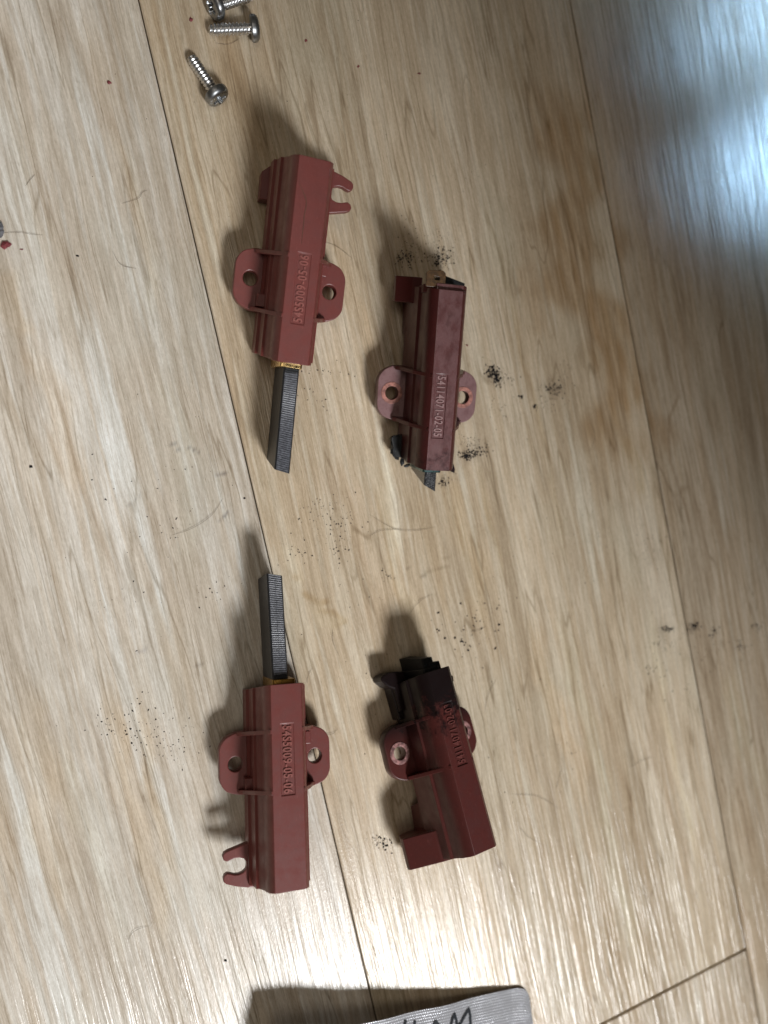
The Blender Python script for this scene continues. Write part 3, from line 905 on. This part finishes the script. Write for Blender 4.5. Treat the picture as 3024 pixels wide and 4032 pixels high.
# extra parts of the two worn holders
rim = [(-5.7, 1), (-5.5, 8.5), (-4.6, 10.9), (-3.4, 12.1), (3.2, 12.1), (4.6, 10.9), (5.6, 8.5), (5.7, 1)]
bevel(link('end_rim', prism('end_rim', rim, 'y', -26.2, -24.2), M_OLD_DUSTY_SHEEN, hB), .15, 2)
tm = plate('spade_terminal', [rounded([(1.2, -25.2), (1.2, -28.6), (1.9, -29.2), (5.4, -29.0), (6.0, -28.4), (6.0, -25.2)], .3, 3), rounded([(2.6, -27.6), (4.2, -27.75), (4.2, -26.9), (2.6, -26.8)], .2, 3)], 11.2, 11.9, .1)
link('spade_terminal', tm, M_TERM, hB, 40)
bevel(link('rear_tab', prism('rear_tab', [(-8.0, -28.6), (-2.5, -30.0), (-1.5, -30.0), (-1.5, -24), (-8.0, -24)], 'z', -6.5, -.4), M_SOOT, hB), .2, 2)
bevel(link('contact_prong', prism('contact_prong', [(-5.4, 13.5), (-6.5, 14.8), (-8.35, 19.4), (-8.3, 20.5), (-6.2, 19.4), (-5.4, 19.0)], 'z', .2, 2.4), M_OLD_DUSTY_SHEEN, hB), .15, 2)
bevel(link('contact_clip', prism('contact_clip', [(5.4, 11.0), (8.3, 11.6), (9.0, 12.3), (8.5, 13.6), (8.7, 15.4), (7.9, 16.9), (6.6, 17.0), (5.4, 17.4)], 'z', -2.2, .4), M_SOOT, hB), .2, 2)
link('wire_strand', tube('wire_strand', [(6.5, 11, .8), (8.9, 11.8, 1.0), (8.4, 14.2, .2), (8.2, 16.6, .2), (7.0, 17.6, 0)], .22), M_SOOT, hB)
lumps = crumb_mesh('soot_lump', [(8.3, 13.2, 1.0), (8.0, 15.6, 1.2), (7.2, 17.0, 1.0), (5.6, 18.2, .9), (-6.6, 18.6, .7), (-3.4, 19.3, .6), (4.2, 19.2, .7), (6.6, 16.4, 1.1)], 21)
lumps.transform(Matrix.Translation((0, 0, -.6 * MM)))
tag(link('soot_lump', lumps, M_SOOT, hB), None, None, None, 'stuff')
hn = [(-3.5, 20.0), (-5.6, 20.7), (-8.0, 21.0), (-9.6, 20.7), (-10.5, 20.1), (-10.3, 19.2), (-8.8, 17.4), (-7.5, 16.6), (-7.3, 10.5), (-3.5, 10.5)]
bevel(link('contact_prong', prism('contact_prong', hn, 'z', -4.2, 1.6), M_OLD_SOOT, hD), .35, 3)
bevel(link('side_skirt', prism('side_skirt', [(-5.0, 8.2), (-7.5, 8.4), (-7.8, 17.0), (-5.0, 17.6)], 'z', -4.3, .2), M_OLD_SOOT, hD), .2, 2)
bevel(link('contact_lug', prism('contact_lug', [(2.0, 15.0), (5.0, 14.8), (5.2, 16.4), (2.0, 16.8)], 'z', 6, 11), M_OLD_SOOT, hD), .2, 2)
bevel(link('step', prism('step', [(-.5, 17.5), (2.7, 17.5), (2.6, 20.9), (-.5, 21.1)], 'z', 2, 10.6), M_SOOT, hD), .15, 2)


# ------------------------------------------------------------------ screws
def screw_meshes(L=10.2, rt=1.45, pitch=.92, rh=3.05, hh=2.1):
    n = 40
    vs, fs = [], []
    rows = int(L / pitch * 12)
    for i in range(rows + 1):
        s = L * i / rows
        for k in range(n):
            a = 2 * math.pi * k / n
            t = (s / pitch - k / n) % 1.0
            tri = 1 - abs(2 * t - 1)
            r = rt - .34 + .34 * min(1, tri * 1.25)
            if s < .7:
                r = rt - .34
            e = (L - s)
            if e < 1.4:
                r *= .55 + .45 * math.sqrt(max(0, e / 1.4))
            vs.append((r * math.cos(a), r * math.sin(a), -s))
    for i in range(rows):
        for k in range(n):
            fs.append((i * n + k, (i + 1) * n + k, (i + 1) * n + (k + 1) % n, i * n + (k + 1) % n))
    fs.append(tuple(rows * n + k for k in range(n - 1, -1, -1)))
    shaft = fix(mesh('threaded_shank', vs, fs))
    # pan head with cross recess, z up from 0 (underside)
    vs, fs = [], []
    prof = [(rt * .7, 0), (rh * .93, 0), (rh, .25), (rh * 1.0, hh * .42), (rh * .965, hh * .62), (rh * .88, hh * .82), (rh * .74, hh * .94)]
    N = 64
    for r, z in prof:
        for k in range(N):
            a = 2 * math.pi * k / N
            vs.append((r * math.cos(a), r * math.sin(a), z))
    rr = [rh * q for q in (.64, .56, .49, .43, .37, .31, .25, .19, .13, .07)]
    for r in rr:
        for k in range(N):
            a = 2 * math.pi * k / N
            x, y = r * math.cos(a), r * math.sin(a)
            z = hh * (.94 + .10 * (1 - (r / (rh * .74)) ** 2))
            arm = min(abs(x), abs(y))
            dep = max(0, min(1, (.50 - arm) / .16)) * max(0, min(1, (rh * .56 - r) / .35))
            dep = max(dep, max(0, min(1, (rh * .26 - r) / .25)))
            vs.append((x, y, z - dep * 1.05))
    m_ = len(prof) + len(rr)
    for i in range(m_ - 1):
        for k in range(N):
            fs.append((i * N + k, i * N + (k + 1) % N, (i + 1) * N + (k + 1) % N, (i + 1) * N + k))
    fs.append(tuple((m_ - 1) * N + k for k in range(N)))
    fs.append(tuple(range(N - 1, -1, -1)))
    head = fix(mesh('head', vs, fs))
    return shaft, head


SH, HD = screw_meshes()
SH.materials.append(M_ZINC)
HD.materials.append(M_HEAD)
for q, a in ((SH, 50), (HD, 38)):
    q.shade_smooth()
    q.set_sharp_from_angle(angle=rad(a))


def screw(label, hx, hy, hz, yaw, tip, spin):
    """hx,hy,hz: underside centre of the head; yaw: direction head -> tip; tip: downward angle"""
    e = empty('screw', label, 'screw', 'loose zinc screws')
    d = Vector((math.cos(rad(yaw)) * math.cos(rad(tip)), math.sin(rad(yaw)) * math.cos(rad(tip)), -math.sin(rad(tip))))
    qt = (-d).to_track_quat('Z', 'Y').to_matrix() @ Matrix.Rotation(rad(spin), 3, 'Z')
    mt = qt.to_4x4()
    mt.translation = Vector((hx, hy, hz)) * MM
    e.matrix_world = mt
    for nm, me in (('threaded_shank', SH), ('head', HD)):
        c = bpy.data.objects.new(nm, me)
        COL.objects.link(c)
        c.parent = e
    return e


screw('lone zinc screw below the others, its cross-recessed head nearest the brush holders', 18.9, 99.1, 3.0, 123.5, 9, 20)
screw('bright zinc screw lying crosswise, thread to the left, head right', 27.6, 116.2, 3.0, -171.5, 8, 40)
screw('zinc screw with its cross-recessed head resting beside the tip of the crosswise screw', 19.7, 120.0, 3.3, 33, 10, 10)
screw('dark screw head cut off by the top edge of the photo', 28.6, 128.4, 3.0, 95, 9, 0)


# ------------------------------------------------------------------ embossed foil strip
def foil():
    e = empty('foil_strip', 'embossed silver foil strip with black marker writing at the bottom of the photo', 'foil strip')
    # upper edge on the photograph, right corner flat on the floor, left side lifted
    edge = [((2078, 4032), .35), ((2080, 3990), .35), ((2066, 3938), .4), ((2040, 3905), .5), ((2012, 3893), .7), ((1950, 3905), 1.3), ((1780, 3950), 3.2), ((1600, 3990), 5.5), ((1420, 4032), 7.5), ((1190, 4075), 10.0)]
    A = [px(*p, z) for p, z in edge]
    ax = (A[8] - A[4])
    ax.z = 0
    ax.normalize()                      # along the top edge towards the left
    ay = Vector((ax.y, -ax.x, 0))
    if ay.y > 0:
        ay = -ay                        # away from the picture
    o = A[4]
    Lx, Ly, st = 72.0, 44.0, .16
    # height along the strip from the measured edge
    sx = np.array([(a - o).dot(ax) for a in A[4:]])
    sz = np.array([a.z for a in A[4:]])
    sy = np.array([(a - o).dot(ay) for a in A[4:]])
    xs = np.concatenate([np.arange(-6.6, 52, st), np.arange(52, Lx, 1.0)])
    ys = np.concatenate([np.arange(0, 16, st), np.arange(16, Ly, 1.0)])
    gx, gy = np.meshgrid(xs, ys)
    top = np.interp(gx, np.concatenate([[-8, ], sx]), np.concatenate([[.55], sz]))
    edge_y = np.interp(gx, np.concatenate([[-8], sx]), np.concatenate([[0], sy]))
    # rounded right corner
    rc = 4.6
    cx = np.clip(-2.0 - gx, 0, None)
    cut = rc - np.sqrt(np.clip(rc ** 2 - cx ** 2, 0, None))
    fade = np.clip(1 - gy / 9.0, 0, 1)
    y = gy + (edge_y + cut) * fade
    period = .66
    row = np.round(gy / period)
    dot = np.exp(-(((gx / period + .5 * (row % 2)) % 1.0 - .5) ** 2 + ((gy / period + .5) % 1.0 - .5) ** 2) / .035)
    z = top + .22 * dot - .012 * gy * 0 + .18 * np.sin(gx * .35 + gy * .1) * np.clip(gx / 12, 0, 1)
    z = z + gy * .30
    P = np.stack([o.x + ax.x * gx + ay.x * y, o.y + ax.y * gx + ay.y * y, z], -1).reshape(-1, 3)
    nx, ny = len(xs), len(ys)
    ii, jj = np.meshgrid(np.arange(ny - 1), np.arange(nx - 1), indexing='ij')
    a = (ii * nx + jj).ravel()
    F = np.stack([a, a + 1, a + nx + 1, a + nx], 1)
    me = bpy.data.meshes.new('sheet')
    me.from_pydata((P * MM).tolist(), [], F.tolist())
    fix(me)
    sh = link('sheet', me, M_FOIL, e)
    md = sh.modifiers.new('thick', 'SOLIDIFY')
    md.thickness = .08 * MM
    me.shade_smooth()

    def surf(X, Y):
        z_ = np.interp(X, np.concatenate([[-8], sx]), np.concatenate([[.55], sz])) + .18 * math.sin(X * .35 + Y * .1) * min(1, max(0, X / 12))
        ey = np.interp(X, np.concatenate([[-8], sx]), np.concatenate([[0], sy])) * max(0, 1 - Y / 9.0)
        q = o + ax * X + ay * (Y + ey)
        return Vector((q.x, q.y, float(z_) + .24 + .30 * max(Y, 0)))

    def on(xp, yp):
        """photo point -> strip coordinates (a few fixed-point steps over the height)"""
        z_ = 3.0
        for _ in range(10):
            P_ = px(xp, yp, z_)
            X = (P_ - o).dot(ax)
            Y = (P_ - o).dot(ay) - float(np.interp(X, np.concatenate([[-8], sx]), np.concatenate([[0], sy])))
            z_ = float(np.interp(X, np.concatenate([[-8], sx]), np.concatenate([[.55], sz]))) + .30 * max(0, Y)
        Y = (P_ - o).dot(ay)
        Y -= float(np.interp(X, np.concatenate([[-8], sx]), np.concatenate([[0], sy]))) * max(0, 1 - Y / 9.0)
        return X, Y
    Z = lambda pts: [(1500 + a_ / 2.552, 3840 + b_ / 2.552) for a_, b_ in pts]
    strokes = [Z([(690, 620), (700, 480), (715, 420), (735, 380), (750, 440), (765, 520)]), Z([(765, 520), (800, 470), (840, 400), (882, 336), (895, 400), (898, 480), (900, 640)]),
               Z([(525, 640), (520, 500), (548, 456), (578, 500), (585, 640)]), Z([(235, 560), (240, 480), (250, 446)]), Z([(330, 640), (340, 500), (338, 455)])]
    for s in strokes:
        pts = [on(*p) for p in s]
        # ribbon on the foil, width about 1 mm
        Q = []
        for i in range(len(pts) - 1):
            for j in range(6):
                t = j / 6
                Q.append(Vector((pts[i][0] + (pts[i + 1][0] - pts[i][0]) * t, pts[i][1] + (pts[i + 1][1] - pts[i][1]) * t)))
        Q.append(Vector(pts[-1]))
        vs, fs = [], []
        for i, q in enumerate(Q):
            d = (Q[min(i + 1, len(Q) - 1)] - Q[max(i - 1, 0)]).normalized()
            w = Vector((-d.y, d.x)) * (.40 if 0 < i < len(Q) - 1 else .25)
            for sgn in (-1, 1):
                vs.append(surf(*(q + w * sgn)))
        for i in range(len(Q) - 1):
            fs.append((2 * i, 2 * i + 1, 2 * i + 3, 2 * i + 2))
        st_ = link('marker_stroke', mesh('marker_stroke', vs, fs), M_INK, e)
        st_.modifiers.new('thick', 'SOLIDIFY').thickness = .03 * MM
    return e


foil()


# ------------------------------------------------------------------ crumbs, flakes and hairs
rng = random.Random(11)
CL = [  # (photo x, y, spread x, y, count, smallest, largest half size mm)
    (1603, 1015, 34, 30, 110, .06, .26), (1735, 1015, 30, 38, 130, .06, .28), (1735, 960, 40, 60, 50, .05, .16), (1620, 930, 50, 60, 40, .05, .18), (1800, 1000, 40, 60, 24, .05, .14),
    (1935, 1462, 26, 22, 80, .08, .34), (1957, 1492, 16, 26, 80, .08, .36), (1990, 1490, 40, 25, 40, .06, .2), (2180, 1530, 36, 20, 90, .06, .28), (2150, 1570, 80, 40, 60, .05, .2),
    (2105, 1602, 6, 9, 22, .1, .3), (2052, 1565, 8, 6, 12, .1, .28), (2230, 1480, 50, 50, 50, .05, .16), (1960, 1600, 50, 40, 30, .05, .2),
    (1840, 1795, 26, 14, 90, .08, .32), (1870, 1775, 44, 20, 60, .07, .3), (1858, 1735, 36, 30, 50, .05, .16), (1745, 1898, 16, 14, 36, .06, .26), (1770, 1900, 34, 30, 24, .05, .14),
    (1310, 2030, 90, 70, 60, .06, .22), (1180, 2170, 80, 60, 30, .06, .22), (1330, 2120, 40, 70, 34, .07, .24), (1530, 2268, 24, 24, 14, .07, .26), (1240, 1990, 60, 40, 16, .08, .22),
    (1250, 1480, 90, 90, 26, .06, .24), (1230, 1560, 90, 120, 20, .06, .2),
    (1830, 2490, 110, 60, 26, .08, .36), (1930, 2420, 90, 60, 24, .08, .28), (1870, 2560, 90, 120, 16, .07, .26),
    (2627, 2477, 26, 9, 50, .07, .34), (2735, 2466, 20, 16, 46, .08, .36), (2812, 2488, 16, 22, 22, .08, .32), (2608, 2540, 46, 26, 54, .05, .2), (2920, 2545, 34, 26, 46, .06, .24),
    (2977, 2462, 22, 16, 26, .06, .26), (2780, 2560, 70, 60, 30, .06, .2), (2557, 2632, 30, 14, 14, .07, .24), (2640, 2690, 90, 70, 14, .06, .22),
    (2570, 2170, 36, 70, 60, .04, .14), (2250, 2100, 260, 200, 50, .04, .14), (2590, 2110, 60, 20, 12, .06, .16),
    (1513, 3318, 34, 24, 44, .07, .32), (1470, 3300, 40, 20, 14, .06, .2), (1590, 3325, 16, 10, 20, .06, .2),
    (480, 2870, 150, 60, 46, .06, .26), (600, 2880, 180, 110, 60, .05, .2), (700, 2960, 110, 70, 34, .05, .2), (500, 2300, 200, 300, 30, .05, .2),
    (860, 2330, 70, 60, 14, .08, .24), (620, 1870, 260, 260, 26, .05, .18), (690, 2070, 60, 80, 14, .05, .2),
    (1950, 3000, 350, 500, 30, .05, .2), (2150, 1900, 350, 400, 60, .04, .14), (1500, 2400, 300, 260, 50, .05, .16), (1500, 2700, 80, 200, 14, .06, .2), (900, 500, 600, 400, 30, .04, .14), (1900, 800, 300, 300, 40, .04, .14),
    (2250, 2950, 60, 60, 8, .1, .22), (2420, 2600, 300, 200, 24, .05, .18),
]
items = []
for cx_, cy_, sx_, sy_, n_, a_, b_ in CL:
    for _ in range(int(n_ * 1.35)):
        x_, y_ = rng.gauss(cx_, sx_ * .62), rng.gauss(cy_, sy_ * .62)
        if -60 < x_ < 3100 and -60 < y_ < 4100:
            P_ = px(x_, y_)
            items.append((P_.x, P_.y, a_ + (b_ * 1.12 - a_) * rng.random() ** 2.2))
tag(link('carbon_dust', crumb_mesh('carbon_dust', items, 5), M_DUST), 'black carbon crumbs scattered over the plank floor', 'carbon dust', None, 'stuff')

# single larger crumbs that can be told apart
BIG = [((305, 1007), .34, 'dark curled crumb alone on the pale left plank', M_DUST), ((121, 1837), .38, 'black square crumb near the left edge of the photo', M_DUST),
       ((1820, 2526), .42, 'largest round black crumb above the dark sooty brush holder', M_DUST), ((1443 + 400, 2560), .34, 'black crumb just below the largest round crumb', M_DUST),
       ((887, 3781), .45, 'black crumb on the shiny floor left of the silver foil strip', M_DUST), ((415, 1966), .30, 'dark oval crumb on the left plank between grey scuffs', M_DUST),
       ((962, 1961), .30, 'black crumb close to the left plank joint', M_DUST)]
for k, (p_, s_, lb_, mt_) in enumerate(BIG):
    P_ = px(*p_)
    tag(link('crumb', crumb_mesh('crumb', [(P_.x, P_.y, s_), (P_.x + s_ * .6, P_.y - s_ * .3, s_ * .6)], 40 + k), mt_), lb_, 'crumb', 'larger carbon crumbs')
FLK = [((751, 78), .5, 'red plastic flake beside the upper screws'), ((428, 325), .5, 'slim red plastic flake on the upper left plank'), ((21, 968), 1.05, 'largest red plastic flake at the left edge of the photo'),
       ((84, 982), .32, 'tiny brown flake right of the largest red flake'), ((1203, 160), .42, 'red plastic flake right of the crosswise screw'), ((1409, 262), .36, 'dark red flake on the middle plank above the brush holders'),
       ((1650, 290), .42, 'rusty orange flake on the middle plank'), ((1838, 1360), .34, 'small brown flake right of the dusty brush holder')]
for k, (p_, s_, lb_) in enumerate(FLK):
    P_ = px(*p_)
    tag(link('plastic_flake', crumb_mesh('plastic_flake', [(P_.x, P_.y, s_), (P_.x + s_ * .7, P_.y + s_ * .2, s_ * .7)], 80 + k), M_FLAKE), lb_, 'flake', 'red plastic flakes')
P_ = px(-6, 900)
tag(link('grey_crumb', crumb_mesh('grey_crumb', [(P_.x, P_.y, 1.5), (P_.x + .4, P_.y - .9, 1.1)], 99), M_GREY), 'grey lump cut off by the left edge above the largest red flake', 'crumb')

HAIRS = [
    ([(1283, 953), (1330, 975), (1387, 1018)], 'dark hair ending at the right edge of the upper clean brush holder'),
    ([(1455, 2026), (1555, 2083), (1639, 2088), (1717, 2074)], 'long pale hair crossing another below the dusty brush holder'),
    ([(1455, 2110), (1500, 2089), (1585, 2083)], 'short brown hair crossed by the long pale hair'),
    ([(675, 2108), (754, 2081), (832, 2029), (877, 1963)], 'long curved hair on the left plank beside the joint'),
    ([(2011, 3127), (2114, 3134), (2199, 3182)], 'thick arched hair right of the dark sooty brush holder'),
    ([(1955, 2673), (1922, 2732), (1906, 2810)], 'straight dark hair right of the sooty end of the slanted holder'),
    ([(2210, 3027), (2198, 3070), (2188, 3108)], 'short upright hair above the thick arched hair'),
    ([(2327, 1666), (2341, 1720), (2317, 1785)], 'bent hair near the brown streak by the right joint'),
    ([(12, 917), (78, 917), (124, 924), (169, 926)], 'wavy hair touching the grey lump at the left edge'),
    ([(479, 802), (543, 784), (560, 760), (579, 751)], 'thin wavy hair on the upper left plank'),
    ([(443, 989), (476, 1043), (537, 1058)], 'thin curved hair left of the upper clean brush holder'),
    ([(849, 170), (900, 177), (943, 152)], 'thin curled hair just below the crosswise screw'),
    ([(1209, 2690), (1212, 2660), (1230, 2630)], 'short hair right of the brass collar of the lower clean holder'),
    ([(1310, 2475), (1310, 2525), (1335, 2583)], 'pale wavy hair right of the lower long brush'),
    ([(1609, 2421), (1651, 2367), (1702, 2340)], 'thin arched hair above the sooty brush holder'),
    ([(1850, 2487), (1880, 2482), (1913, 2466)], 'short brown hair among the crumbs above the sooty holder'),
    ([(2040, 3250), (2075, 3290), (2120, 3318)], 'thin hair beside the lower corner of the slanted holder'),
    ([(100, 733), (120, 710), (138, 687)], 'short straight hair on the far left plank'),
    ([(506, 3700), (520, 3672), (545, 3655), (590, 3645)], 'thin bent hair on the lower left plank'),
    ([(2480, 3020), (2530, 2992), (2570, 2980)], 'pale thin hair on the lower middle plank'),
    ([(1190, 1290), (1230, 1282), (1275, 1262)], 'thin hair at the lower right corner of the upper flange'),
    ([(1230, 2880), (1300, 2890), (1330, 2870)], 'thin curled hair right of the lower clean holder'),
]
for pts, lb_ in HAIRS:
    P3 = []
    for k, p_ in enumerate(pts):
        q = px(*p_)
        P3.append((q.x, q.y, .10 + (.25 if 0 < k < len(pts) - 1 else 0)))
    tag(link('hair', tube('hair', P3, .036), M_HAIR), lb_, 'hair', 'stray hairs')
# hair lying on the back of the upper clean holder
M_A = hA.matrix_world.copy()
pts = []
for (x_, y_) in [(1178, 722), (1192, 752), (1206, 790), (1204, 820), (1198, 847), (1196, 880), (1190, 930), (1187, 960)]:
    # ray from the camera to the holder's flat back
    c0 = Vector((0, 0, CAM_H)) * MM
    d0 = px(x_, y_) * MM - c0
    inv = M_A.inverted()
    cl, dl = inv @ c0, inv.to_3x3() @ d0
    t_ = (14.36 * MM - cl.z) / dl.z
    w_ = M_A @ (cl + dl * t_)
    pts.append(tuple(w_ / MM))
tag(link('hair', tube('hair', pts, .06), M_HAIR), 'dark wavy hair lying along the back of the upper clean holder', 'hair', 'stray hairs')

S.cycles.use_denoising = True
